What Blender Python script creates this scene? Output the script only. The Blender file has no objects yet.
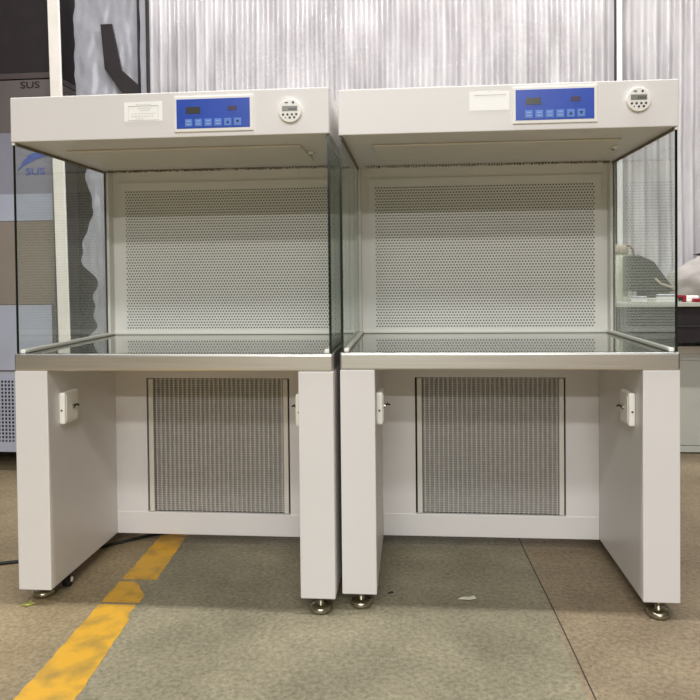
import bpy, bmesh, math, random
from mathutils import Matrix, Vector, noise
random.seed(7)
S = bpy.context.scene
COL = S.collection

# ------------------------------------------------------------------ camera
cam_d = bpy.data.cameras.new('camera')
cam = bpy.data.objects.new('camera', cam_d)
COL.objects.link(cam)
R_ = Vector((0.99567646, 0.09230179, -0.01042943))
U_ = Vector((0.00851579, 0.02110203, 0.99974106))
F_ = Vector((-0.09249797, 0.99550745, -0.02022477))
m = Matrix((R_, U_, -F_)).transposed().to_4x4()
m.translation = Vector((1.281, -2.1867, 1.0537))
cam.matrix_world = m
cam_d.sensor_width = 36
cam_d.lens = 722.26 / 700 * 36
cam_d.shift_y = (287.9 - 350) / 700
cam_d.clip_end = 60
S.camera = cam

# ------------------------------------------------------------------ world and light
w = bpy.data.worlds.new('world')
S.world = w
w.use_nodes = True
bg = w.node_tree.nodes['Background']
bg.inputs[0].default_value = (1.0, 0.995, 0.97, 1)
bg.inputs[1].default_value = 0.11


def lamp_row(y, power, z=4.0, width=0.45, x0=-0.6, x1=2.9):
    l = bpy.data.lights.new('tube_row', 'AREA')
    l.shape = 'RECTANGLE'
    l.size = x1 - x0
    l.size_y = width
    l.energy = power
    l.color = (1.0, 0.995, 0.98)
    o = bpy.data.objects.new('tube_row', l)
    o.location = ((x0 + x1) / 2, y, z)
    COL.objects.link(o)
    return o


lamp_row(-0.10, 125, width=0.15)
lamp_row(1.75, 95, x0=-2.0, x1=4.2)
lamp_row(-3.2, 120)
lamp_row(-6.2, 250)
lamp_row(-9.8, 540)

S.view_settings.view_transform = 'Standard'
S.view_settings.look = 'None'
S.view_settings.gamma = 1
S.view_settings.use_curve_mapping = False
S.view_settings.exposure = 0.0


# ------------------------------------------------------------------ materials
def lin(c):
    return tuple((v / 255 / 12.92) if v / 255 <= 0.04045 else ((v / 255 + 0.055) / 1.055) ** 2.4 for v in c)


def new_mat(name):
    mt = bpy.data.materials.new(name)
    mt.use_nodes = True
    nt = mt.node_tree
    b = nt.nodes['Principled BSDF']
    return mt, nt, b


def mat(name, rgb, rough=0.5, metal=0.0, var=0.0, scale=8.0, bump=0.0, bscale=60.0, stretch=None, coat=0.0, spec=0.5):
    mt, nt, b = new_mat(name)
    c = lin(rgb)
    b.inputs['Base Color'].default_value = (*c, 1)
    b.inputs['Roughness'].default_value = rough
    b.inputs['Metallic'].default_value = metal
    b.inputs['Coat Weight'].default_value = coat
    b.inputs['Specular IOR Level'].default_value = spec
    tc = nt.nodes.new('ShaderNodeTexCoord')
    mp = nt.nodes.new('ShaderNodeMapping')
    nt.links.new(tc.outputs['Object'], mp.inputs[0])
    if stretch:
        mp.inputs['Scale'].default_value = stretch
    if var > 0:
        n = nt.nodes.new('ShaderNodeTexNoise')
        n.inputs['Scale'].default_value = scale
        n.inputs['Detail'].default_value = 5
        nt.links.new(mp.outputs[0], n.inputs['Vector'])
        r = nt.nodes.new('ShaderNodeValToRGB')
        r.color_ramp.elements[0].position = 0.3
        r.color_ramp.elements[1].position = 0.7
        r.color_ramp.elements[0].color = (*[v * (1 - var) for v in c], 1)
        r.color_ramp.elements[1].color = (*[min(1, v * (1 + var)) for v in c], 1)
        nt.links.new(n.outputs['Fac'], r.inputs[0])
        nt.links.new(r.outputs[0], b.inputs['Base Color'])
    if bump > 0:
        n2 = nt.nodes.new('ShaderNodeTexNoise')
        n2.inputs['Scale'].default_value = bscale
        n2.inputs['Detail'].default_value = 3
        nt.links.new(mp.outputs[0], n2.inputs['Vector'])
        bp = nt.nodes.new('ShaderNodeBump')
        bp.inputs['Strength'].default_value = bump
        bp.inputs['Distance'].default_value = 0.01
        nt.links.new(n2.outputs['Fac'], bp.inputs['Height'])
        nt.links.new(bp.outputs[0], b.inputs['Normal'])
    return mt


M = {}
M['paint'] = mat('white_powder_coat', (225, 221, 218), 0.38, var=0.015, scale=3, bump=0.02, bscale=260)
M['paint_in'] = mat('white_liner_paint', (236, 234, 227), 0.42, var=0.02, scale=3)
M['steel'] = mat('brushed_steel', (222, 220, 216), 0.32, 1.0, var=0.08, scale=3, bump=0.015, bscale=20, stretch=(1, 25, 60))
M['mirror'] = mat('polished_steel', (150, 152, 142), 0.045, 1.0, var=0.04, scale=3)
M['chrome'] = mat('nickel_plated', (176, 170, 148), 0.28, 1.0, var=0.1, scale=60)
M['black'] = mat('black_rubber', (28, 26, 24), 0.6, var=0.1)
M['gasket'] = mat('brown_gasket', (128, 118, 100), 0.8, var=0.3, scale=60)
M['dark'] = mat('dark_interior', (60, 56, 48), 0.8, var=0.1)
M['filter'] = mat('grey_filter_media', (170, 166, 161), 0.9, var=0.12, scale=30)
M['filter_wire'] = mat('aluminium_filter_wire', (196, 192, 186), 0.45, 0.4, var=0.1, scale=40)
M['rail'] = mat('aluminium_rail', (222, 217, 208), 0.4, 0.1, var=0.03)
M['hepa'] = mat('filter_paper', (96, 92, 82), 0.9, var=0.1)
M['blue'] = mat('blue_panel_film', (30, 72, 178), 0.32, var=0.06, scale=40)
M['blue_btn'] = mat('pale_blue_key', (92, 132, 205), 0.4, var=0.04)
M['navy'] = mat('navy_print', (14, 30, 90), 0.5)
M['btn_mark'] = mat('key_mark', (150, 178, 226), 0.5)
M['lcd_dark'] = mat('dark_led_window', (62, 62, 58), 0.25, var=0.05)
M['lcd_brown'] = mat('brown_led_window', (74, 60, 88), 0.25, var=0.05)
M['white'] = mat('white_plastic', (238, 235, 228), 0.35, var=0.01)
M['label'] = mat('label_paper', (252, 251, 247), 0.5, var=0.005)
M['ink'] = mat('grey_print', (168, 164, 158), 0.6)
M['inkfaint'] = mat('faint_print', (214, 211, 205), 0.6)
M['lcd'] = mat('grey_liquid_crystal', (134, 134, 124), 0.25, var=0.04)
M['seg'] = mat('liquid_crystal_segment', (70, 70, 64), 0.4)
M['btn'] = mat('dark_button', (52, 50, 46), 0.5)
M['socket'] = mat('socket_plastic', (240, 238, 230), 0.35, var=0.01)
M['ledge'] = mat('white_ledge', (236, 235, 226), 0.35, var=0.01)
M['fixture'] = mat('lamp_cover', (222, 217, 206), 0.4, var=0.02)
M['curtain_pole'] = mat('white_pole', (252, 250, 248), 0.3)
M['sheet'] = mat('steel_sheet_under_film', (118, 110, 108), 0.42, 0.35, var=0.10, scale=2.2, bump=0.03, bscale=8)
M['sheet_dark'] = mat('steel_sheet_top', (92, 82, 82), 0.45, 0.3, var=0.10, scale=2.2)
M['film'] = mat('blue_white_film', (172, 175, 190), 0.25, var=0.06, scale=5, bump=0.08, bscale=12)
M['film3'] = mat('grey_blue_film', (140, 138, 150), 0.3, var=0.08, scale=4, bump=0.05, bscale=12)
M['film2'] = mat('beige_film', (138, 128, 118), 0.35, var=0.06, scale=5, bump=0.03, bscale=12)
M['film_wrap'] = mat('grey_wrap_film', (164, 164, 172), 0.25, var=0.08, scale=7, bump=0.35, bscale=14)
M['blueink'] = mat('blue_print', (84, 102, 170), 0.5)
M['darkink'] = mat('black_print', (34, 28, 30), 0.5)
M['machine'] = mat('dark_machine', (58, 54, 52), 0.5, 0.2, var=0.15, scale=9)
M['nearblack'] = mat('near_black', (36, 27, 30), 0.6, var=0.2, scale=12)
M['post'] = mat('bright_post', (244, 238, 230), 0.35, 0.0, var=0.06, scale=6)
M['cabinet'] = mat('pale_grey_cabinet', (190, 190, 180), 0.5, var=0.04, scale=5)
M['canister'] = mat('cream_canister', (222, 222, 200), 0.45, var=0.03)
M['canister_cap'] = mat('beige_cap', (186, 170, 150), 0.5, var=0.04)
M['brown'] = mat('brown_hose', (110, 76, 60), 0.5, var=0.1)
M['graphite'] = mat('graphite_housing', (78, 76, 72), 0.5, var=0.12, scale=12)
M['red'] = mat('red_plastic', (150, 26, 38), 0.45, var=0.15, scale=30)
M['cloth'] = mat('pale_cloth', (178, 172, 166), 0.85, var=0.10, scale=14, bump=0.3, bscale=30)
M['leaf'] = mat('yellow_green_scrap', (166, 166, 84), 0.6, var=0.15, scale=90)
M['scrap'] = mat('clear_scrap', (226, 222, 200), 0.25, var=0.1, scale=90)
M['wall'] = mat('grey_wall', (196, 190, 188), 0.8, var=0.04, scale=1.5)


def fresnel_fac(nt, lo=0.045, gain=1.0):
    g = nt.nodes.new('ShaderNodeNewGeometry')
    d = nt.nodes.new('ShaderNodeVectorMath'); d.operation = 'DOT_PRODUCT'
    nt.links.new(g.outputs['Incoming'], d.inputs[0]); nt.links.new(g.outputs['Normal'], d.inputs[1])
    a = nt.nodes.new('ShaderNodeMath'); a.operation = 'ABSOLUTE'; nt.links.new(d.outputs['Value'], a.inputs[0])
    s = nt.nodes.new('ShaderNodeMath'); s.operation = 'SUBTRACT'; s.inputs[0].default_value = 1; nt.links.new(a.outputs[0], s.inputs[1])
    p = nt.nodes.new('ShaderNodeMath'); p.operation = 'POWER'; p.inputs[1].default_value = 5; nt.links.new(s.outputs[0], p.inputs[0])
    q = nt.nodes.new('ShaderNodeMath'); q.operation = 'MULTIPLY_ADD'
    q.inputs[1].default_value = (1 - lo) * gain; q.inputs[2].default_value = lo
    nt.links.new(p.outputs[0], q.inputs[0])
    return q


def glass_mat(name, tint, lo=0.045):
    mt, nt, b = new_mat(name)
    nt.nodes.remove(b)
    out = nt.nodes['Material Output']
    t = nt.nodes.new('ShaderNodeBsdfTransparent'); t.inputs[0].default_value = (*tint, 1)
    gl = nt.nodes.new('ShaderNodeBsdfGlossy'); gl.inputs['Roughness'].default_value = 0.01
    gl.inputs[0].default_value = (0.95, 1, 0.97, 1)
    mx = nt.nodes.new('ShaderNodeMixShader')
    f = fresnel_fac(nt, lo)
    nt.links.new(f.outputs[0], mx.inputs[0]); nt.links.new(t.outputs[0], mx.inputs[1]); nt.links.new(gl.outputs[0], mx.inputs[2])
    nt.links.new(mx.outputs[0], out.inputs[0])
    return mt


M['glass'] = glass_mat('clear_glass', (0.955, 0.98, 0.965))
M['glass_edge'] = mat('dark_green_glass_edge', (26, 32, 26), 0.2)


def floor_mat():
    mt, nt, b = new_mat('worn_concrete')
    N = nt.nodes; L = nt.links
    tc = N.new('ShaderNodeTexCoord')
    sep = N.new('ShaderNodeSeparateXYZ'); L.new(tc.outputs['Object'], sep.inputs[0])

    def noise_(scale, detail=6, rough=0.6):
        n = N.new('ShaderNodeTexNoise'); n.inputs['Scale'].default_value = scale
        n.inputs['Detail'].default_value = detail; n.inputs['Roughness'].default_value = rough
        L.new(tc.outputs['Object'], n.inputs['Vector']); return n

    def ramp(src, stops):
        r = N.new('ShaderNodeValToRGB')
        e = r.color_ramp.elements
        e[0].position, e[0].color = stops[0][0], (*stops[0][1], 1)
        e[1].position, e[1].color = stops[-1][0], (*stops[-1][1], 1)
        for p_, c_ in stops[1:-1]:
            x = e.new(p_); x.color = (*c_, 1)
        L.new(src, r.inputs[0]); return r

    def mix(fac, a, b_, mode='MIX'):
        x = N.new('ShaderNodeMix'); x.data_type = 'RGBA'; x.blend_type = mode
        if isinstance(fac, float): x.inputs[0].default_value = fac
        else: L.new(fac, x.inputs[0])
        for i, v in ((6, a), (7, b_)):
            if isinstance(v, tuple): x.inputs[i].default_value = (*v, 1)
            else: L.new(v, x.inputs[i])
        return x.outputs[2]

    def step(src, at, wdt):
        r = N.new('ShaderNodeMapRange'); r.interpolation_type = 'SMOOTHSTEP'
        r.inputs['From Min'].default_value = at - wdt; r.inputs['From Max'].default_value = at + wdt
        L.new(src, r.inputs['Value']); return r.outputs[0]
    olive = lin((144, 137, 114)); brown = lin((147, 131, 106)); tan = lin((156, 139, 108))
    big = noise_(1.6, 5)
    # slab colour left of the painted line, between, and right of the joint
    wob = N.new('ShaderNodeMath'); wob.operation = 'MULTIPLY_ADD'; wob.inputs[1].default_value = 0.25
    L.new(big.outputs['Fac'], wob.inputs[0]); L.new(sep.outputs['X'], wob.inputs[2])
    c = mix(step(wob.outputs[0], 0.42, 0.10), tan, olive)
    c = mix(step(sep.outputs['X'], 1.69, 0.006), c, brown)
    st = ramp(noise_(3.2, 7).outputs['Fac'], [(0.35, (0.74, 0.73, 0.72)), (0.65, (1.08, 1.08, 1.08))])
    c = mix(1.0, c, st.outputs[0], 'MULTIPLY')
    gr = ramp(noise_(70, 4, 0.7).outputs['Fac'], [(0.34, (0.66, 0.65, 0.63)), (0.66, (1.24, 1.24, 1.24))])
    c = mix(1.0, c, gr.outputs[0], 'MULTIPLY')
    vor = N.new('ShaderNodeTexVoronoi'); vor.inputs['Scale'].default_value = 26
    L.new(tc.outputs['Object'], vor.inputs['Vector'])
    pit = ramp(vor.outputs['Distance'], [(0.045, (0.55, 0.5, 0.45)), (0.10, (1, 1, 1))])
    c = mix(0.75, c, mix(1.0, c, pit.outputs[0], 'MULTIPLY'))
    L.new(c, b.inputs['Base Color'])
    rr = N.new('ShaderNodeMapRange'); L.new(noise_(9).outputs['Fac'], rr.inputs[0])
    rr.inputs['To Min'].default_value = 0.48; rr.inputs['To Max'].default_value = 0.8
    L.new(rr.outputs[0], b.inputs['Roughness'])
    bp = N.new('ShaderNodeBump'); bp.inputs['Strength'].default_value = 0.25; bp.inputs['Distance'].default_value = 0.004
    L.new(noise_(60, 5).outputs['Fac'], bp.inputs['Height']); L.new(bp.outputs[0], b.inputs['Normal'])
    return mt


M['floor'] = floor_mat()


def yellow_mat():
    mt, nt, b = new_mat('worn_yellow_paint')
    N = nt.nodes; L = nt.links
    tc = N.new('ShaderNodeTexCoord')
    n = N.new('ShaderNodeTexNoise'); n.inputs['Scale'].default_value = 12; n.inputs['Detail'].default_value = 7
    L.new(tc.outputs['Object'], n.inputs['Vector'])
    r = N.new('ShaderNodeValToRGB')
    r.color_ramp.elements[0].position = 0.30; r.color_ramp.elements[0].color = (*lin((166, 134, 60)), 1)
    r.color_ramp.elements[1].position = 0.55; r.color_ramp.elements[1].color = (*lin((216, 164, 48)), 1)
    L.new(n.outputs['Fac'], r.inputs[0]); L.new(r.outputs[0], b.inputs['Base Color'])
    b.inputs['Roughness'].default_value = 0.55
    return mt


M['yellow'] = yellow_mat()


def curtain_mat():
    mt, nt, b = new_mat('pleated_clear_plastic')
    N = nt.nodes; L = nt.links
    b.inputs['Base Color'].default_value = (*lin((226, 221, 223)), 1)
    b.inputs['Roughness'].default_value = 0.22
    b.inputs['Coat Weight'].default_value = 0.5
    b.inputs['Coat Roughness'].default_value = 0.08
    tc = N.new('ShaderNodeTexCoord'); mp = N.new('ShaderNodeMapping'); mp.inputs['Scale'].default_value = (5, 1, 0.8)
    L.new(tc.outputs['Object'], mp.inputs[0])
    n = N.new('ShaderNodeTexNoise'); n.inputs['Scale'].default_value = 2.0; n.inputs['Detail'].default_value = 4
    L.new(mp.outputs[0], n.inputs['Vector'])
    r = N.new('ShaderNodeValToRGB')
    r.color_ramp.elements[0].position = 0.35; r.color_ramp.elements[0].color = (*lin((190, 185, 188)), 1)
    r.color_ramp.elements[1].position = 0.66; r.color_ramp.elements[1].color = (*lin((226, 222, 224)), 1)
    L.new(n.outputs['Fac'], r.inputs[0]); L.new(r.outputs[0], b.inputs['Base Color'])
    bp = N.new('ShaderNodeBump'); bp.inputs['Strength'].default_value = 0.2; bp.inputs['Distance'].default_value = 0.01
    L.new(n.outputs['Fac'], bp.inputs['Height']); L.new(bp.outputs[0], b.inputs['Normal'])
    return mt


M['curtain'] = curtain_mat()


# ------------------------------------------------------------------ mesh helpers
class MB:
    def __init__(self):
        self.bm = bmesh.new(); self.mats = []

    def mi(self, m_):
        if m_ not in self.mats: self.mats.append(m_)
        return self.mats.index(m_)

    def box(self, x0, x1, y0, y1, z0, z1, m_, bev=0.0, rot=None, seg=2):
        t = bmesh.new()
        bmesh.ops.create_cube(t, size=1)
        for v in t.verts:
            v.co = Vector((x0 + (v.co.x + .5) * (x1 - x0), y0 + (v.co.y + .5) * (y1 - y0), z0 + (v.co.z + .5) * (z1 - z0)))
        if bev > 0:
            bmesh.ops.bevel(t, geom=t.edges[:] + t.verts[:], offset=bev, segments=seg, profile=0.5, affect='EDGES')
        if rot is not None: bmesh.ops.transform(t, matrix=rot, verts=t.verts)
        return self.add(t, m_)

    def add(self, t, m_, smooth=False):
        i = self.mi(m_)
        for f in t.faces:
            f.material_index = i; f.smooth = smooth
        me = bpy.data.meshes.new('tmp'); t.to_mesh(me); t.free()
        self.bm.from_mesh(me); bpy.data.meshes.remove(me)
        return self

    def cyl(self, c, axis, r, h, m_, seg=24, r2=None, bev=0.0):
        t = bmesh.new()
        bmesh.ops.create_cone(t, cap_ends=True, segments=seg, radius1=r, radius2=r if r2 is None else r2, depth=h)
        if bev > 0:
            es = [e for e in t.edges if any(len(f.verts) > 4 for f in e.link_faces)]
            bmesh.ops.bevel(t, geom=es, offset=bev, segments=2, profile=0.5, affect='EDGES')
        q = Vector((0, 0, 1)).rotation_difference(Vector(axis)).to_matrix().to_4x4()
        q.translation = Vector(c)
        bmesh.ops.transform(t, matrix=q, verts=t.verts)
        return self.add(t, m_)

    def tube(self, pts, r, m_, seg=10):
        t = bmesh.new(); rings = []
        P = [Vector(p) for p in pts]
        for i, p in enumerate(P):
            d = (P[min(i + 1, len(P) - 1)] - P[max(i - 1, 0)]).normalized()
            a = d.cross(Vector((0, 0, 1)))
            if a.length < 1e-3: a = d.cross(Vector((0, 1, 0)))
            a.normalize(); b_ = d.cross(a)
            rr = r[i] if isinstance(r, (list, tuple)) else r
            rings.append([t.verts.new(p + (a * math.cos(2 * math.pi * k / seg) + b_ * math.sin(2 * math.pi * k / seg)) * rr) for k in range(seg)])
        for i in range(len(rings) - 1):
            for k in range(seg):
                t.faces.new((rings[i][k], rings[i][(k + 1) % seg], rings[i + 1][(k + 1) % seg], rings[i + 1][k]))
        t.faces.new(rings[0]); t.faces.new(rings[-1][::-1])
        bmesh.ops.recalc_face_normals(t, faces=t.faces)
        return self.add(t, m_, True)

    def lathe(self, c, prof, m_, seg=32):
        t = bmesh.new(); rings = []
        for r, z in prof:
            rings.append([t.verts.new((c[0] + r * math.cos(2 * math.pi * k / seg), c[1] + r * math.sin(2 * math.pi * k / seg), c[2] + z)) for k in range(seg)])
        for i in range(len(rings) - 1):
            for k in range(seg):
                t.faces.new((rings[i][k], rings[i][(k + 1) % seg], rings[i + 1][(k + 1) % seg], rings[i + 1][k]))
        t.faces.new(rings[0][::-1]); t.faces.new(rings[-1])
        return self.add(t, m_, True)

    def prism(self, poly, axis, a0, a1, m_, bev=0.0):
        """poly in the two other axes; axis 'y' -> (x, z), 'x' -> (y, z), 'z' -> (x, y)"""
        t = bmesh.new()
        def mk(p, a):
            return {'y': (p[0], a, p[1]), 'x': (a, p[0], p[1]), 'z': (p[0], p[1], a)}[axis]
        A = [t.verts.new(mk(p, a0)) for p in poly]; B = [t.verts.new(mk(p, a1)) for p in poly]
        t.faces.new(A); t.faces.new(B[::-1]); n = len(poly)
        for i in range(n): t.faces.new((A[i], B[i], B[(i + 1) % n], A[(i + 1) % n]))
        bmesh.ops.recalc_face_normals(t, faces=t.faces)
        if bev > 0: bmesh.ops.bevel(t, geom=t.edges[:], offset=bev, segments=2, profile=0.5, affect='EDGES')
        return self.add(t, m_)

    def mesh(self, name):
        me = bpy.data.meshes.new(name)
        self.bm.to_mesh(me); self.bm.free()
        for k in self.mats: me.materials.append(M[k])
        return me

    def build(self, name, parent=None, label=None):
        return obj(name, self.mesh(name), parent, label)


def obj(name, me, parent=None, label=None):
    o = bpy.data.objects.new(name, me); COL.objects.link(o)
    if parent: o.parent = parent
    if label: o['label'] = label
    return o


def thing(name, label, cat, loc=(0, 0, 0), rotz=0.0, group=None):
    o = bpy.data.objects.new(name, None); COL.objects.link(o)
    o.location = loc; o.rotation_euler = (0, 0, rotz); o.empty_display_size = 0.1
    o['label'] = label; o['category'] = cat
    if group: o['group'] = group
    return o


def tag(o, label, cat, group=None):
    o['label'] = label; o['category'] = cat
    if group: o['group'] = group
    return o


def struct(o):
    o['kind'] = 'structure'; return o


def text_mesh(s, size, mkey, depth=0.0004, shear=0.0, bold=0.0):
    cu = bpy.data.curves.new('txt', 'FONT'); cu.body = s; cu.size = size; cu.extrude = depth; cu.offset = bold
    cu.align_x = 'CENTER'; cu.align_y = 'CENTER'; cu.shear = shear
    to = bpy.data.objects.new('txt', cu); COL.objects.link(to)
    bpy.context.view_layer.update()
    me = bpy.data.meshes.new_from_object(to.evaluated_get(bpy.context.evaluated_depsgraph_get()))
    bpy.data.objects.remove(to)
    me.materials.clear(); me.materials.append(M[mkey])
    return me


# ------------------------------------------------------------------ setting
mb = MB(); mb.box(-5, 8, -12, 6, -0.1, 0, 'floor')
struct(mb.build('floor'))
mb = MB(); mb.box(-5, 8, 5.0, 5.1, 0, 4.6, 'wall')
struct(mb.build('wall_back'))
# joint between the floor slabs (a dark sunken seam line)
mb = MB()
pl = [(1.640, 1.9), (1.6748, 0.5448), (1.690, 0.18), (1.6989, -0.0681), (1.73, -1.2)]
for (xa, ya), (xb, yb) in zip(pl, pl[1:]):
    mb.prism([(xa, ya), (xb, yb), (xb + 0.004, yb), (xa + 0.004, ya)], 'z', 0.0, 0.0004, 'dark')
struct(mb.build('trim_1'))
mb = MB(); mb.box(-5, 1.64, 1.540, 1.546, 0, 0.0004, 'dark')  # thin dark strip paints the shade edge on the floor under the steel cabinet
struct(mb.build('shade_edge_line'))

# painted line on the floor, chipped along both edges
def paint_line():
    t = MB()
    rnd = random.Random(3)
    def run(y0, y1, xl, xr, jit=0.004, ends=(0, 0)):
        n = max(2, int((y1 - y0) / 0.025))
        L_ = []; R2 = []
        for i in range(n + 1):
            f = i / n; y = y0 + (y1 - y0) * f
            L_.append((xl(y) + rnd.uniform(-jit, jit), y)); R2.append((xr(y) + rnd.uniform(-jit, jit), y))
        L_[0] = (L_[0][0], y0 + ends[0]); L_[-1] = (L_[-1][0], y1 + ends[1])
        b = t.bm; i_ = t.mi('yellow')
        lo = [b.verts.new((*p, 0.0008)) for p in L_]; ro = [b.verts.new((*p, 0.0008)) for p in R2]
        for i in range(n):
            f = b.faces.new((lo[i], ro[i], ro[i + 1], lo[i + 1])); f.material_index = i_
    xl = lambda y: 0.258 - 0.028 * y
    xr = lambda y: 0.391 - 0.070 * y
    run(-1.6, 0.03, xl, lambda y: xr(y) - (0.012 if y > -0.06 else 0), 0.003, (0, -0.006))
    run(0.04, 0.20, xl, lambda y: xr(y) - 0.005 - 0.62 * max(0, y - 0.10), 0.004, (0, -0.004))
    run(0.215, 0.62, xl, xr, 0.003, (0, 0.02))
    run(0.632, 1.9, xl, xr, 0.003)
    me = t.mesh('floor_marking')
    return me
tag(obj('floor_marking', paint_line()), 'worn yellow painted line on the concrete floor running beneath the left bench', 'floor marking')


# ------------------------------------------------------------------ clean bench
W, HB, TOP, WT, WB, ZB = 1.0229, 1.4798, 1.62, 0.8076, 0.7535, 0.0501
LW, DK, DG, DW, DB = 0.109, 0.5158, 0.6809, 0.718, 0.90
PX0, PX1, PZ0, PZ1 = 0.0757, 0.9468, 0.8300, 1.4050
FX0, FX1, FZ0, FZ1 = 0.2330, 0.7930, 0.1355, 0.6561
CACHE = {}


def perforated_mesh():
    """sheet-metal tray with staggered punched holes"""
    if 'perf' in CACHE: return CACHE['perf']
    verts = []; faces = []
    nx, nz = 75, 51
    px = (PX1 - PX0) / nx; pz = (PZ1 - PZ0) / nz
    y = DW; r = 0.0033; D = 0.0016
    def V(x, z, yy=y):
        verts.append((x, yy, z)); return len(verts) - 1
    X0, X1, Z0, Z1 = 0.053, W - 0.047, WT + 0.004, 1.437
    for j in range(nz):
        off = 0.0 if j % 2 == 0 else px / 2
        z0 = PZ0 + j * pz; z1 = z0 + pz; zc = (z0 + z1) / 2
        # left and right fillers of the row
        xs = PX0 + off; xe = PX0 + off + nx * px
        a = [V(X0, z0), V(xs, z0), V(xs, z1), V(X0, z1)]; faces.append(a)
        a = [V(xe, z0), V(X1, z0), V(X1, z1), V(xe, z1)]; faces.append(a)
        for i in range(nx):
            xa = xs + i * px; xb = xa + px; xc = (xa + xb) / 2
            o = [V(xa, zc), V(xa, z0), V(xc, z0), V(xb, z0), V(xb, zc), V(xb, z1), V(xc, z1), V(xa, z1)]
            h = []; g = []
            for k in range(8):
                an = math.pi + k * math.pi / 4
                h.append(V(xc + r * math.cos(an), zc + r * math.sin(an)))
                g.append(V(xc + r * math.cos(an), zc + r * math.sin(an), y + D))
            for k in range(8):
                k2 = (k + 1) % 8
                faces.append([o[k], o[k2], h[k2], h[k]])
                faces.append([h[k], h[k2], g[k2], g[k]])
    faces.append([V(X0, Z0), V(X1, Z0), V(X1, PZ0), V(X0, PZ0)])
    faces.append([V(X0, PZ1), V(X1, PZ1), V(X1, Z1), V(X0, Z1)])
    # folded rim of the tray
    q = [(X0, Z0), (X1, Z0), (X1, Z1), (X0, Z1)]
    for k in range(4):
        (xa, za), (xb, zb_) = q[k], q[(k + 1) % 4]
        faces.append([V(xa, za), V(xa, za, y + 0.010), V(xb, zb_, y + 0.010), V(xb, zb_)])
    me = bpy.data.meshes.new('perforated_panel'); me.from_pydata(verts, [], faces)
    me.materials.append(M['paint_in'])
    CACHE['perf'] = me
    return me


def filter_mesh():
    if 'flt' in CACHE: return CACHE['flt']
    x0, x1, z0, z1 = FX0 + 0.028, FX1 - 0.022, FZ0 + 0.004, FZ1 - 0.002
    n = 29; t = MB(); b = t.bm
    i_ = t.mi('filter')
    cols = []
    for k in range(n * 6 + 1):
        x = x0 + (x1 - x0) * k / (n * 6)
        yy = DK + 0.0185 + 0.007 * math.cos(2 * math.pi * k / 6)
        cols.append((b.verts.new((x, yy, z0)), b.verts.new((x, yy, z1))))
    for a, c in zip(cols, cols[1:]):
        f = b.faces.new((a[0], c[0], c[1], a[1])); f.material_index = i_; f.smooth = True
    t.box(x0, x1, DK + 0.030, DK + 0.034, z0, z1, 'filter')
    CACHE['flt'] = t.mesh('filter_media')
    t = MB()
    for k in range(n):
        x = x0 + (x1 - x0) * (k + 0.5) / n
        t.box(x - 0.0022, x + 0.0022, DK + 0.0095, DK + 0.0115, z0, z1, 'filter_wire')
    m_ = 58
    for k in range(m_):
        z = z0 + (z1 - z0) * (k + 0.5) / m_
        t.box(x0, x1, DK + 0.0085, DK + 0.0098, z - 0.0015, z + 0.0015, 'filter_wire')
    CACHE['wire'] = t.mesh('filter_grid')
    return CACHE['flt']


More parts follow.
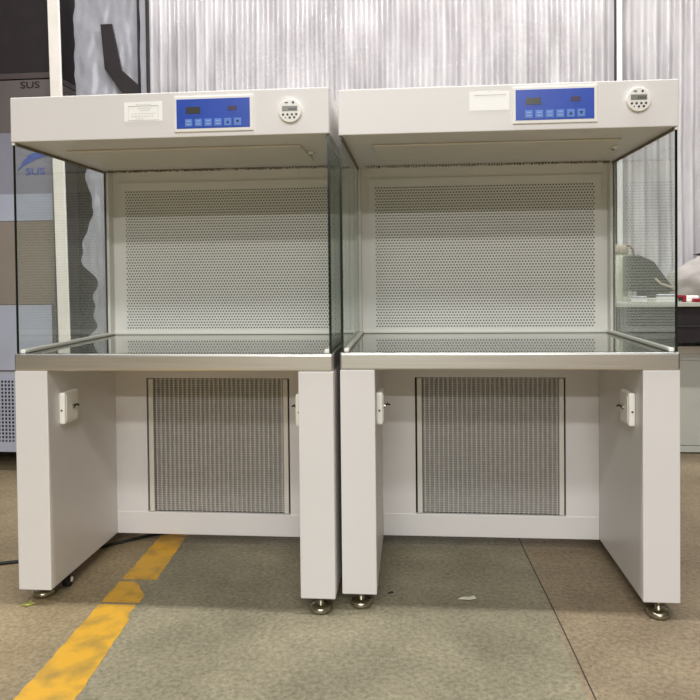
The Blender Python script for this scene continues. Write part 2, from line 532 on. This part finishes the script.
def clean_bench(label, loc, rotz, feet, variant):
    T = thing('clean_bench', label, 'clean bench', loc, rotz, None)
    e = 0.004
    # --- hood (top box with the instrument front)
    m_ = MB(); m_.box(e, W - e, 0, DB, HB, TOP, 'paint', 0.003)
    hood = m_.build('hood', T)
    # lamp cover recessed look under the hood
    m_ = MB()
    m_.box(0.10, W - 0.12, 0.17, 0.50, HB - 0.008, HB - 0.0005, 'fixture', 0.003)
    lc = m_.build('lamp_cover', T)
    m_ = MB()
    m_.box(W - 0.116, W - 0.096, 0.30, 0.35, HB - 0.009, HB - 0.0005, 'paint_in', 0.003)
    m_.cyl((W - 0.106, 0.33, HB - 0.010), (0, 0, 1), 0.005, 0.005, 'gasket', 12)
    m_.build('cover_clip', lc)
    # rough seal along the rear of the hood's underside
    m_ = MB(); rnd = random.Random(11 + variant)
    x = 0.03 if variant == 0 else 0.045
    while x < W - 0.03:
        l_ = rnd.uniform(0.004, 0.008)
        m_.box(x, x + l_, 0.652 + rnd.uniform(-.002, .002), 0.664 + rnd.uniform(-.003, .003), HB - rnd.uniform(0.004, 0.009), HB - 0.0003, 'gasket')
        x += l_ + rnd.uniform(0.003, 0.006)
    m_.build('seal', T)
    # --- upper rear plenum: side cheeks, liner frame, outer box, filter behind the holes
    m_ = MB()
    m_.box(0.003, 0.0075, DG, DB, WT, HB, 'paint')
    m_.box(W - 0.0075, W - 0.003, DG, DB, WT, HB, 'paint')
    m_.box(0.0075, W - 0.0075, DB - 0.004, DB, WT, HB, 'paint')
    m_.build('plenum_housing', T)
    m_ = MB()
    y0, y1 = DW + 0.010, DW + 0.014
    m_.box(0.0075, 0.058, y0, y1, WT, HB, 'paint_in')
    m_.box(W - 0.052, W - 0.0075, y0, y1, WT, HB, 'paint_in')
    m_.box(0.058, W - 0.052, y0, y1, 1.432, HB, 'paint_in')
    m_.box(0.0075, W - 0.0075, DW - 0.006, y1, WT, WT + 0.012, 'ledge', 0.003)
    m_.box(0.0075, 0.022, DG + 0.002, y1, WT, HB, 'paint_in', 0.003)
    m_.box(W - 0.022, W - 0.0075, DG + 0.002, y1, WT, HB, 'paint_in', 0.003)
    m_.build('liner', T)
    obj('perforated_panel', perforated_mesh(), T)
    m_ = MB(); m_.box(0.03, W - 0.03, 0.775, 0.85, WT, HB, 'hepa')
    for k in range(60):
        x = 0.035 + k * (W - 0.07) / 60
        m_.box(x, x + 0.003, 0.768, 0.776, WT + .002, HB - .002, 'hepa')
    m_.build('air_filter', T)
    # --- worktop
    m_ = MB()
    m_.box(0.0, W, 0.0, 0.018, WB, WT, 'steel', 0.007, seg=4)
    m_.box(0.0, 0.004, 0.018, DB, WB, WT - 0.001, 'steel')
    m_.box(W - 0.004, W, 0.018, DB, WB, WT - 0.001, 'steel')
    m_.box(0.004, W - 0.004, 0.018, DB, WB, WB + 0.004, 'steel')
    wt = m_.build('worktop_frame', T)
    m_ = MB(); m_.box(0.0045, W - 0.0045, 0.0215, DB - 0.005, WB + 0.0045, WT - 0.0005, 'mirror', 0.001)
    m_.build('worktop', T)
    # --- glass and its fittings
    for sgn, xa, xb in ((0, 0.004, 0.012), (1, W - 0.012, W - 0.004)):
        g = MB()
        i1 = g.mi('glass'); i2 = g.mi('glass_edge')
        g.box(xa, xb, 0.012, DG, WT + 0.0005, HB - 0.0005, 'glass')
        g.bm.normal_update()
        for f in g.bm.faces:
            f.material_index = i1 if abs(f.normal.x) > 0.9 else i2
        p = g.build('glass_pane', T)
        g = MB()
        if sgn == 0: g.box(xb, xb + 0.016, 0.016, DG + 0.03, WT, WT + 0.012, 'ledge', 0.003)
        else: g.box(xa - 0.016, xa, 0.016, DG + 0.03, WT, WT + 0.012, 'ledge', 0.003)
        g.build('glass_channel', T)
        g = MB()
        if sgn == 0: g.box(xb, xb + 0.003, 0.014, DG, HB - 0.010, HB, 'gasket')
        else: g.box(xa - 0.003, xa, 0.014, DG, HB - 0.010, HB, 'gasket')
        g.build('glass_gasket', T)
        if sgn == variant:
            g = MB()
            xc = (xa + xb) / 2
            g.box(xc - 0.005, xc + 0.005, 0.006, 0.013, HB - 0.009, HB, 'white', 0.002)
            g.build('glass_bracket', T)
    # --- side pedestals
    for xa, xb in ((0.0, LW), (W - LW, W)):
        m_ = MB(); m_.box(xa + 0.0005, xb, 0.0015, DB - 0.02, ZB, WB, 'paint', 0.003)
        m_.build('side_panel', T)
    # --- rear knee panel around the intake
    m_ = MB()
    xa, xb = LW, W - LW
    yk = DK
    m_.box(xa, xb, yk, yk + 0.02, ZB, FZ0, 'paint', 0.002)                 # bottom rail
    m_.box(xa, FX0, yk + 0.003, yk + 0.02, FZ0, WB, 'paint')
    m_.box(FX1, xb, yk + 0.003, yk + 0.02, FZ0, WB, 'paint')
    m_.box(FX0, FX1, yk + 0.003, yk + 0.02, FZ1, WB, 'paint')
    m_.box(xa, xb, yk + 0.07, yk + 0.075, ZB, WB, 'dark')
    m_.box(xa, xb, yk + 0.02, yk + 0.07, ZB, ZB + 0.002, 'paint')
    m_.build('knee_panel', T)
    pf = obj('prefilter', filter_mesh(), T)
    obj('filter_grid', CACHE['wire'], pf)
    for a_, b_ in ((FX0 + 0.007, FX0 + 0.026), (FX1 - 0.024, FX1 - 0.006)):
        m_ = MB(); m_.box(a_, b_, DK + 0.002, DK + 0.016, FZ0 + 0.002, FZ1 - 0.003, 'rail', 0.002)
        m_.build('filter_rail', pf)
    # --- power sockets on the inner faces of the pedestals
    for xa, sg in ((LW, 1), (W - LW, -1)):
        m_ = MB()
        m_.box(min(xa, xa + sg * 0.021), max(xa, xa + sg * 0.021), 0.072, 0.168, 0.568, 0.672, 'socket', 0.006, seg=3)
        m_.box(min(xa + sg * .021, xa + sg * 0.0225), max(xa + sg * .021, xa + sg * 0.0225), 0.082, 0.158, 0.578, 0.662, 'socket', 0.0006)
        so = m_.build('power_socket', T)
        m_ = MB()
        m_.cyl((xa + sg * 0.025, 0.125, 0.620), (1, 0, 0), 0.007, 0.006, 'chrome', 12)
        m_.tube([(xa + sg * 0.026, 0.125, 0.620), (xa + sg * 0.034, 0.128, 0.626), (xa + sg * 0.042, 0.130, 0.622)], [0.004, 0.0036, 0.0026], 'black', 8)
        m_.build('toggle_switch', so)
        m_ = MB(); m_.cyl((xa + sg * 0.010, 0.0715, 0.614), (0, 1, 0), 0.0032, 0.003, 'btn', 10)
        m_.build('fixing_screw', so)
    # --- levelling feet
    for fx, fy in feet:
        m_ = MB()
        m_.lathe((fx, fy, 0), [(0.029, 0), (0.033, 0.004), (0.034, 0.006), (0.034, 0.014), (0.031, 0.018), (0.030, 0.0185), (0.016, 0.021)], 'chrome', 40)
        f = m_.build('levelling_foot', T)
        m_ = MB()
        m_.lathe((fx, fy, 0.021), [(0.012, 0.0), (0.010, 0.003), (0.0085, 0.004), (0.0085, ZB - 0.021)], 'chrome', 20)
        m_.lathe((fx, fy, ZB - 0.010), [(0.014, 0.0), (0.014, 0.010)], 'chrome', 6)
        m_.build('foot_stem', f)
    # --- casters just behind the feet
    for cx, cy in ((0.090, 0.152), (W - 0.050, 0.150), (0.06, DB - 0.12), (W - 0.06, DB - 0.12)):
        m_ = MB(); R = 0.0245
        m_.box(cx - 0.020, cx + 0.020, cy - 0.020, cy + 0.020, ZB - 0.004, ZB, 'machine', 0.001)
        m_.box(cx - 0.014, cx - 0.0115, cy - 0.015, cy + 0.010, R - 0.006, ZB - 0.003, 'machine', 0.001)
        m_.box(cx + 0.0115, cx + 0.014, cy - 0.015, cy + 0.010, R - 0.006, ZB - 0.003, 'machine', 0.001)
        c_ = m_.build('caster', T)
        m_ = MB(); m_.cyl((cx, cy - 0.002, R), (1, 0, 0), R, 0.020, 'black', 28, bev=0.003)
        wh = m_.build('wheel', c_)
        m_ = MB(); m_.cyl((cx, cy - 0.002, R), (1, 0, 0), 0.009, 0.031, 'white', 16, bev=0.001)
        m_.build('wheel_hub', c_)
    # --- control panel
    z_off = 0.0 if variant == 0 else 0.004
    m_ = MB()
    X0, X1, Z0, Z1 = (0.5385, 0.7865, 1.4945, 1.6035) if variant == 0 else (0.534, 0.783, 1.4985, 1.609)
    m_.box(X0, X1, -0.006, 0.001, Z0, Z1, 'white', 0.002)
    cp = m_.build('control_panel', T, 'blue control panel in a white surround')
    m_ = MB(); b0, b1, c0, c1 = X0 + 0.008, X1 - 0.010, Z0 + 0.010, Z1 - 0.009
    m_.box(b0, b1, -0.0072, -0.0058, c0, c1, 'blue', 0.0004)
    m_.build('panel_film', cp)
    fx = lambda u: b0 + u * (b1 - b0)
    fz = lambda v: c1 - v * (c1 - c0)
    m_ = MB(); m_.box(fx(0.13), fx(0.325), -0.0082, -0.007, fz(0.50), fz(0.27), 'lcd_dark', 0.0003)
    m_.build('display_window', cp)
    m_ = MB(); m_.box(fx(0.705), fx(0.825), -0.0082, -0.007, fz(0.42), fz(0.27), 'lcd_brown', 0.0003)
    m_.build('indicator_window', cp)
    for k in range(6):
        u = 0.118 + k * 0.1335
        m_ = MB()
        xa, xb, za, zb_ = fx(u), fx(u + 0.098), fz(0.93), fz(0.68)
        m_.box(xa, xb, -0.0084, -0.007, za, zb_, 'blue_btn', 0.0005)
        xc, zc, hx, hz = (xa + xb) / 2, (za + zb_) / 2, (xb - xa) / 2, (zb_ - za) / 2
        if k == 4: m_.prism([(xc - hx * .45, zc - hz * .4), (xc + hx * .45, zc - hz * .4), (xc, zc + hz * .45)], 'y', -0.0090, -0.0083, 'navy')
        elif k == 5: m_.prism([(xc - hx * .45, zc + hz * .4), (xc + hx * .45, zc + hz * .4), (xc, zc - hz * .45)], 'y', -0.0090, -0.0083, 'navy')
        else:
            for q in range(2):
                zz = zc + (q - .5) * hz * .8
                m_.box(xc - hx * .55, xc + hx * .55, -0.0088, -0.0083, zz - .0012, zz + .0012, 'btn_mark')
        m_.build('button', cp)
    # --- round timer
    tx, tz = (0.9013, 1.5495) if variant == 0 else (0.9014, 1.5605)
    m_ = MB(); m_.cyl((tx, -0.005, tz), (0, -1, 0), 0.0355, 0.012, 'white', 48, bev=0.002)
    tm = m_.build('timer', T, 'round white digital timer')
    m_ = MB(); m_.box(tx - 0.024, tx + 0.023, -0.0118, -0.0108, tz - 0.002, tz + 0.014, 'lcd', 0.0003)
    for k in range(4):
        xx = tx - 0.004 + k * 0.0065
        m_.box(xx, xx + 0.0040, -0.0122, -0.0116, tz + 0.0005, tz + 0.0080, 'seg')
    m_.build('timer_display', tm)
    for bx_, bz_, br in ((-.021, -.012, .0034), (-.0075, -.012, .0034), (.006, -.012, .0034), (.0195, -.012, .0034),
                         (-.014, -.021, .0018), (-.0008, -.0215, .0034), (.0130, -.021, .0034), (.010, .024, .0034)):
        m_ = MB(); m_.cyl((tx + bx_, -0.0118, tz + bz_), (0, -1, 0), br, 0.0018, 'btn', 14); m_.build('timer_button', tm)
    m_ = MB(); m_.box(tx - 0.0155, tx - 0.006, -0.0122, -0.0108, tz + 0.0225, tz + 0.0255, 'btn'); m_.build('timer_lamp', tm)
    # --- paper label
    if variant == 0: xa, xb, za, zb_ = 0.3775, 0.4990, 1.5330, 1.5925
    else: xa, xb, za, zb_ = 0.4045, 0.5240, 1.5430, 1.6005
    m_ = MB(); m_.box(xa, xb, -0.0006, 0.0005, za, zb_, 'label')
    w_ = xb - xa; h_ = zb_ - za
    if variant == 0:
        yk0, yk1 = -0.0010, -0.0005
        m_.box(xa + .11 * w_, xa + .90 * w_, yk0, yk1, zb_ - .23 * h_, zb_ - .20 * h_, 'ink')
        m_.box(xa + .11 * w_, xa + .90 * w_, yk0, yk1, za + .04 * h_, za + .06 * h_, 'ink')
        m_.box(xa + .105 * w_, xa + .115 * w_, yk0, yk1, za + .05 * h_, zb_ - .21 * h_, 'inkfaint')
        m_.box(xa + .89 * w_, xa + .90 * w_, yk0, yk1, za + .05 * h_, zb_ - .21 * h_, 'inkfaint')
        rows = [(.13, .32, .74), (.33, .36, .72), (.43, .42, .68), (.60, .20, .84), (.74, .18, .78), (.87, .30, .52)]
        for v, u0, u1 in rows:
            u = u0
            while u < u1:
                l_ = rnd.uniform(.03, .08)
                m_.box(xa + u * w_, xa + min(u + l_, u1) * w_, yk0, yk1, zb_ - (v + .022) * h_, zb_ - (v - .022) * h_, 'inkfaint')
                u += l_ + .02
    else:
        m_.box(xa + .12 * w_, xa + .92 * w_, -0.0010, -0.0005, zb_ - .21 * h_, zb_ - .19 * h_, 'ink')
    m_.build('paper_label', T)
    return T


clean_bench('white laminar flow bench on the left, straddling the yellow floor line', (0, 0, 0), 0.0,
            ((0.043, 0.080), (W - 0.050, 0.034)), 0)
clean_bench('white laminar flow bench on the right, with an almost blank paper label', (1.0392, 0.0399, 0), math.radians(0.3104),
            ((0.057, 0.040), (W - 0.057, 0.026)), 1)

# ------------------------------------------------------------------ steel cabinet behind, left
C = thing('steel_cabinet', 'tall steel cabinet with protective film and a perforated foot grille, at the far left', 'cabinet', (-1.3, 1.5, 0))
def L_(*a): return (a[0] + 1.3, a[1] + 1.3)
x0, x1 = -2.2 + 1.3, -0.640 + 1.3
m_ = MB(); m_.box(x0, x1, 0.0, 0.75, 0.545, 2.10, 'sheet', 0.003)
m_.box(x0, x1, 0.004, 0.75, 0.50, 0.545, 'film')
m_.build('body', C)
m_ = MB(); m_.box(x0, x1, -0.004, 0.75, 2.105, 2.135, 'sheet_dark', 0.002); m_.box(x0, x1, 0.03, 0.75, 2.10, 2.106, 'dark')
m_.box(x0, x1, 0.02, 0.75, 2.135, 2.70, 'nearblack', 0.004)
m_.build('top_rail', C)
# film sheets stuck on the front
m_ = MB(); m_.box(x0, x1 - 0.004, -0.0025, 0.0, 1.352, 1.495, 'film', 0.0008); m_.box(x0, x1 - 0.004, -0.002, 0.0, 1.495, 1.82, 'film3', 0.0008); m_.build('protective_film', C, 'blue-white film, upper sheet')
m_ = MB(); m_.box(x0, x1 - 0.004, -0.002, 0.0, 0.905, 1.349, 'film2', 0.0008); m_.build('protective_film', C, 'beige film, middle sheet')
m_ = MB(); m_.box(x0, x1 - 0.02, -0.0025, 0.0, 0.552, 0.902, 'film', 0.0008); m_.build('protective_film', C, 'blue-white film, lower sheet')
for s_, (tx, tz), mk, sz in (('SUS', (-0.758, 2.070), 'darkink', 0.050), ('SUS', (-0.736, 1.612), 'blueink', 0.050)):
    me = text_mesh(s_, sz, mk, 0.0005, bold=0.0006)
    o = obj('printed_mark', me, C)
    o.rotation_euler = (math.radians(90), 0, 0)
    o.scale = (1.35, 1, 1)
    o.location = (tx + 1.3, -0.0035 if tz < 1.8 else -0.001, tz)
# blue swoosh above the lower mark
sw = [(-.834, 1.618), (-.800, 1.672), (-.770, 1.700), (-.745, 1.712), (-.715, 1.716), (-.676, 1.706), (-.672, 1.690), (-.700, 1.686), (-.735, 1.676), (-.762, 1.662), (-.80, 1.645)]
m_ = MB(); m_.prism([(a + 1.3, b) for a, b in sw], 'y', -0.0042, -0.0026, 'blueink'); m_.build('printed_mark', C)
# perforated grille: square openings
m_ = MB()
gz0, gz1 = 0.160, 0.50
p = 0.0195
nz = int((gz1 - gz0) / p)
ng = int((x1 - x0) / p)
for k in range(ng + 1):
    xx = x1 - 0.006 - k * p
    m_.box(max(x0, xx - 0.0038), xx + 0.0038, 0.0, 0.002, gz0, gz1, 'film')
for k in range(nz + 1):
    zz = gz0 + k * (gz1 - gz0) / nz
    m_.box(x0, x1, 0.0003, 0.0017, zz - 0.0038, zz + 0.0038, 'film')
m_.build('vent_grille', C)
m_ = MB(); m_.box(x0, x1, 0.0, 0.75, 0.110, 0.157, 'film', 0.002); m_.box(x0, x1, 0.06, 0.75, 0.157, 0.5, 'nearblack')
m_.build('base_rail', C)
for a, b in ((x0 + .1, .1), (x1 - .1, .12), (x0 + .1, .65), (x1 - .1, .65)):
    m_ = MB(); m_.lathe((a, b, 0), [(.03, 0), (.03, .015), (.012, .02), (.012, .11)], 'machine', 20); m_.build('foot', C)

# bright post at the cabinet's edge, leaning very slightly
m_ = MB()
t_ = Matrix.Rotation(math.radians(-0.9), 4, 'Y')
m_.box(-0.031, 0.031, 0, 0.015, 0.002, 2.75, 'post', 0.003, rot=t_)
o = m_.build('steel_post'); o.location = (-0.564, 1.46, 0)
tag(o, 'bright upright steel post beside the film-covered steel cabinet', 'post')

# film-wrapped machine between the post and the curtain
Q = thing('wrapped_machine', 'tall dark machine wrapped in wrinkled grey plastic film, behind the left bench', 'machine', (-0.335, 1.65, 0))
m_ = MB(); m_.box(-0.26, 0.125, 0.03, 0.15, 0.0, 2.85, 'machine', 0.005); m_.build('body', Q)
t = bmesh.new(); nx_, nz_ = 40, 150; vs = []
for j in range(nz_ + 1):
    z = 0.1 + 2.7 * j / nz_
    left = -0.195 + 0.07 * noise.noise(Vector((0.3, 0, z * 3.1))) + 0.06 * noise.noise(Vector((5.3, 0, z * 11)))
    if z > 2.0: left = -0.245 + (left + 0.195) * 0.25 + max(0, 2.15 - z) * 0.2
    row = []
    for i in range(nx_ + 1):
        x = left + (0.135 - left) * i / nx_
        y = 0.004 + 0.014 * noise.noise(Vector((x * 9, z * 3.2, 1.0))) + 0.006 * noise.noise(Vector((x * 30, z * 11, 4.0)))
        row.append(t.verts.new((x, y, z)))
    vs.append(row)
for j in range(nz_):
    for i in range(nx_):
        t.faces.new((vs[j][i], vs[j][i + 1], vs[j + 1][i + 1], vs[j + 1][i]))
m_ = MB(); m_.add(t, 'film_wrap', True); m_.build('wrap_film', Q)
m_ = MB()
m_.prism([(-0.085, 2.42), (-0.065, 2.18), (0.075, 1.985), (0.118, 2.025), (0.118, 2.09), (0.03, 2.17), (-0.02, 2.42)], 'y', -0.028, -0.016, 'nearblack', 0.002)
m_.build('strap', Q, 'dark diagonal strap')
m_ = MB(); m_.box(0.118, 0.124, -0.020, 0.02, 0.1, 2.8, 'nearblack'); m_.box(0.162, 0.170, -0.01, 0.02, 0.0, 2.8, 'nearblack'); m_.box(0.126, 0.160, 0.0, 0.03, 0.0, 2.8, 'film_wrap', 0.004)
m_.build('edge_frame', Q)

# ------------------------------------------------------------------ pleated plastic curtain
t = bmesh.new(); vs = []
XA, XB = -1.0, 3.6
nx_, nz_ = 900, 46
ph = []
acc = 0.0; prev = XA
for i in range(nx_ + 1):
    x = XA + (XB - XA) * i / nx_
    f = 13.5 + 4.0 * noise.noise(Vector((x * 1.3, 7.7, 0)))
    acc += (x - prev) * f * 2 * math.pi; prev = x
    ph.append((x, acc))
for j in range(nz_ + 1):
    z = 0.02 + 3.18 * j / nz_
    row = []
    for x, a in ph:
        k = a + 0.8 * noise.noise(Vector((x * 2.2, z * 1.1, 3.0)))
        s_ = math.sin(k)
        y = 0.020 * (abs(s_) ** 0.7) * (1 if s_ > 0 else -1) + 0.012 * noise.noise(Vector((x * 5, z * 2.5, 9.0)))
        row.append(t.verts.new((x, y, z)))
    vs.append(row)
for j in range(nz_):
    for i in range(nx_):
        t.faces.new((vs[j][i], vs[j][i + 1], vs[j + 1][i + 1], vs[j + 1][i]))
CU = thing('plastic_curtain', 'pale pleated plastic sheet curtain hanging behind both benches', 'curtain', (0, 2.65, 0))
m_ = MB(); m_.add(t, 'curtain', True); m_.build('sheet', CU)
m_ = MB(); m_.cyl(((XA + XB) / 2, 0.0, 3.21), (1, 0, 0), 0.02, XB - XA, 'curtain_pole', 16); m_.build('rail', CU)
m_ = MB(); m_.box(-0.016, 0.018, 0, 0.03, 0, 3.3, 'curtain_pole', 0.004); m_.box(-0.026, -0.016, 0.005, 0.03, 0, 3.3, 'machine')
o = m_.build('white_pole'); o.location = (2.578, 2.585, 0)
tag(o, 'slim white upright pole standing in front of the plastic curtain', 'pole')

# ------------------------------------------------------------------ worktable and low cabinet, right
TB = thing('worktable', 'dark-fronted worktable with a pale top, behind the right bench', 'table', (2.85, 1.9, 0))
m_ = MB(); m_.box(-0.68, 0.75, 0, 0.6, 0.852, 0.876, 'cabinet', 0.003); m_.build('tabletop', TB)
m_ = MB(); m_.box(-0.58, 0.73, 0.03, 0.58, 0.655, 0.852, 'nearblack', 0.003); m_.box(-0.58, 0.73, 0.022, 0.03, 0.74, 0.748, 'machine'); m_.build('drawer_case', TB)
for a, b in ((-0.56, 0.28), (0.70, 0.28), (-0.56, 0.55), (0.70, 0.55)):
    m_ = MB(); m_.box(a - .02, a + .02, b - .02, b + .02, 0, 0.655, 'machine', 0.002); m_.build('leg', TB)
CB = thing('low_cabinet', 'low pale grey cabinet with a steel top, at the far right beneath the worktable', 'cabinet', (2.95, 2.10, 0))
m_ = MB(); m_.box(-0.30, 0.48, 0, 0.25, 0.045, 0.535, 'cabinet', 0.003); m_.build('body', CB)
m_ = MB(); m_.box(-0.32, 0.50, -0.015, 0.27, 0.575, 0.620, 'steel', 0.003); m_.box(-0.31, 0.49, -0.008, 0.26, 0.535, 0.575, 'cabinet', 0.002); m_.build('steel_top', CB)
m_ = MB(); m_.box(-0.30, 0.48, -0.008, 0.25, 0.008, 0.042, 'cabinet', 0.002); m_.box(-0.29, 0.47, 0.0, 0.23, 0.0, 0.008, 'dark'); m_.build('plinth', CB)

# things on the worktable
J = thing('canister', 'cream plastic canister with a beige cap, on the worktable', 'canister', (2.458, 2.26, 0.876))
m_ = MB(); m_.lathe((0, 0, 0), [(.070, 0), (.075, .008), (.075, .255), (.066, .275)], 'canister', 40); m_.build('body', J)
m_ = MB(); m_.lathe((0, 0, .275), [(.072, 0), (.076, .006), (.076, .035), (.062, .052), (.02, .058)], 'canister_cap', 40); m_.build('cap', J)
m_ = MB(); m_.tube([(0.045, -.02, .315), (.075, -.03, .325), (.095, -.035, .30), (.104, -.035, .255), (.112, -.035, .215)], .006, 'brown', 10); m_.build('hose', J)
G = thing('machine_head', 'dark grey sloping machine housing on the worktable behind the glass', 'machine', (2.575, 2.02, 0.876))
m_ = MB(); m_.prism([(-0.105, 0.06), (-0.105, .262), (-0.06, .262), (0.018, .225), (0.055, .17), (0.135, 0.06)], 'y', -0.06, 0.12, 'graphite', 0.008); m_.build('housing', G)
m_ = MB(); m_.box(-0.10, 0.16, -0.08, 0.13, 0.0, 0.024, 'cabinet', 0.004); m_.box(-0.03, 0.10, -0.055, 0.11, 0.024, 0.066, 'graphite', 0.004); m_.build('base', G)
m_ = MB(); m_.tube([(0.02, -.065, .13), (.05, -.07, .10), (.10, -.075, .085), (.13, -.075, .060)], .007, 'canister_cap', 10); m_.build('pipe', G)
for k, (px_, py_, pz_, sx, sy, sz_) in enumerate([(2.50, 1.925, .876, .075, .05, .034), (2.645, 1.925, .876, .10, .045, .045)]):
    m_ = MB(); m_.box(-sx / 2, sx / 2, -sy / 2, sy / 2, 0, sz_, 'label', .004)
    m_.box(-sx / 2 - .001, sx / 2 + .001, -sy / 2 - .001, sy / 2 + .001, sz_ * .72, sz_ * .95, 'film', .001)
    o = m_.build('carton'); o.location = (px_, py_, pz_)
    tag(o, ['small white carton on the worktable, in front of the dark housing', 'wider white carton at the right of the dark housing'][k], 'carton')
# bundled cloth
t = bmesh.new(); bmesh.ops.create_icosphere(t, subdivisions=4, radius=1)
for v in t.verts:
    d_ = 1 + 0.22 * noise.noise(v.co * 1.7) + 0.08 * noise.noise(v.co * 5)
    v.co = Vector((v.co.x * .17, v.co.y * .13, max(-0.09, v.co.z * .11 + 0.02 * v.co.x)) ) * d_
    v.co.z = max(v.co.z, -0.09) + 0.09
m_ = MB(); m_.add(t, 'cloth', True); o = m_.build('cloth_bundle'); o.location = (2.975, 2.24, 0.876); o.scale = (1.2, 1.2, 1.3)
tag(o, 'pale crumpled cloth bundle on the right end of the worktable', 'cloth')
m_ = MB(); m_.box(-.03, .035, -.02, .02, 0, .038, 'red', .006); m_.box(-.012, .012, -.021, -.019, .008, .026, 'nearblack'); o = m_.build('red_box'); o.location = (2.725, 1.96, .876)
tag(o, 'small dark red box on the worktable beside the glass edge', 'box')
m_ = MB(); m_.box(-.045, .03, -.02, .02, 0, .036, 'label', .008); o = m_.build('white_packet'); o.location = (2.797, 1.96, .876)
tag(o, 'white packet between two red items on the worktable', 'packet')
m_ = MB(); m_.box(-.025, .04, -.014, .014, 0, .02, 'red', .005); o = m_.build('red_tool'); o.location = (2.806, 1.92, .876)
tag(o, 'small red tool at the right edge of the worktable', 'tool')
m_ = MB(); m_.lathe((0, 0, 0), [(.03, 0), (.03, .012), (.008, .016), (.008, .25), (.012, .262)], 'machine', 16)
m_.prism([(-0.085, .262), (-.012, .248), (.05, .252), (.06, .275), (-.01, .278)], 'y', -.012, .012, 'nearblack', .002)
o = m_.build('lamp_stand'); o.location = (2.905, 2.02, .876)
tag(o, 'thin dark stand with a black pointed head beside the cloth bundle', 'stand')

# ------------------------------------------------------------------ small things on the floor
m_ = MB(); m_.tube([(-1.6, 0.02, .006), (-.9, .10, .006), (-.45, .25, .006), (-.2472, .3047, .006), (-.10, .36, .006), (.02, .45, .006), (.2, .62, .006), (.5, .80, .006)], .006, 'black', 10)
o = m_.build('power_cable'); tag(o, 'black power cable on the floor left of the left bench', 'cable')


def scrap(name, pts, mk, loc, label, cat):
    t = bmesh.new(); rnd = random.Random(len(pts))
    a = [t.verts.new((x, y, 0.001 + rnd.uniform(0, .004))) for x, y in pts]; b = [t.verts.new((v.co.x, v.co.y, v.co.z + .002)) for v in a]
    n = len(a); t.faces.new(a[::-1]); t.faces.new(b)
    for i in range(n): t.faces.new((a[i], a[(i + 1) % n], b[(i + 1) % n], b[i]))
    bmesh.ops.triangulate(t, faces=t.faces)
    mm = MB(); mm.add(t, mk); o = mm.build(name); o.location = loc
    return tag(o, label, cat)


scrap('leaf_scrap', [(-.020, -.018), (-.004, -.010), (.008, -.020), (.012, -.004), (.024, .004), (.008, .010), (-.002, .026), (-.008, .010), (-.018, .006), (-.010, -.004)],
      'leaf', (.028, .005, 0), 'small yellow-green scrap on the floor below the left bench foot', 'scrap')
scrap('plastic_scrap', [(-.028, -.012), (.008, -.014), (.030, -.002), (.024, .018), (.010, .010), (-.010, .004)],
      'scrap', (1.432, .145, 0), 'small shiny white scrap on the floor under the right bench', 'scrap')
scrap('dark_chip', [(-.008, -.010), (.010, .002), (.006, .008), (-.006, -.002)], 'nearblack', (1.185, .17, 0), 'tiny dark chip on the floor beside the right bench foot', 'chip')
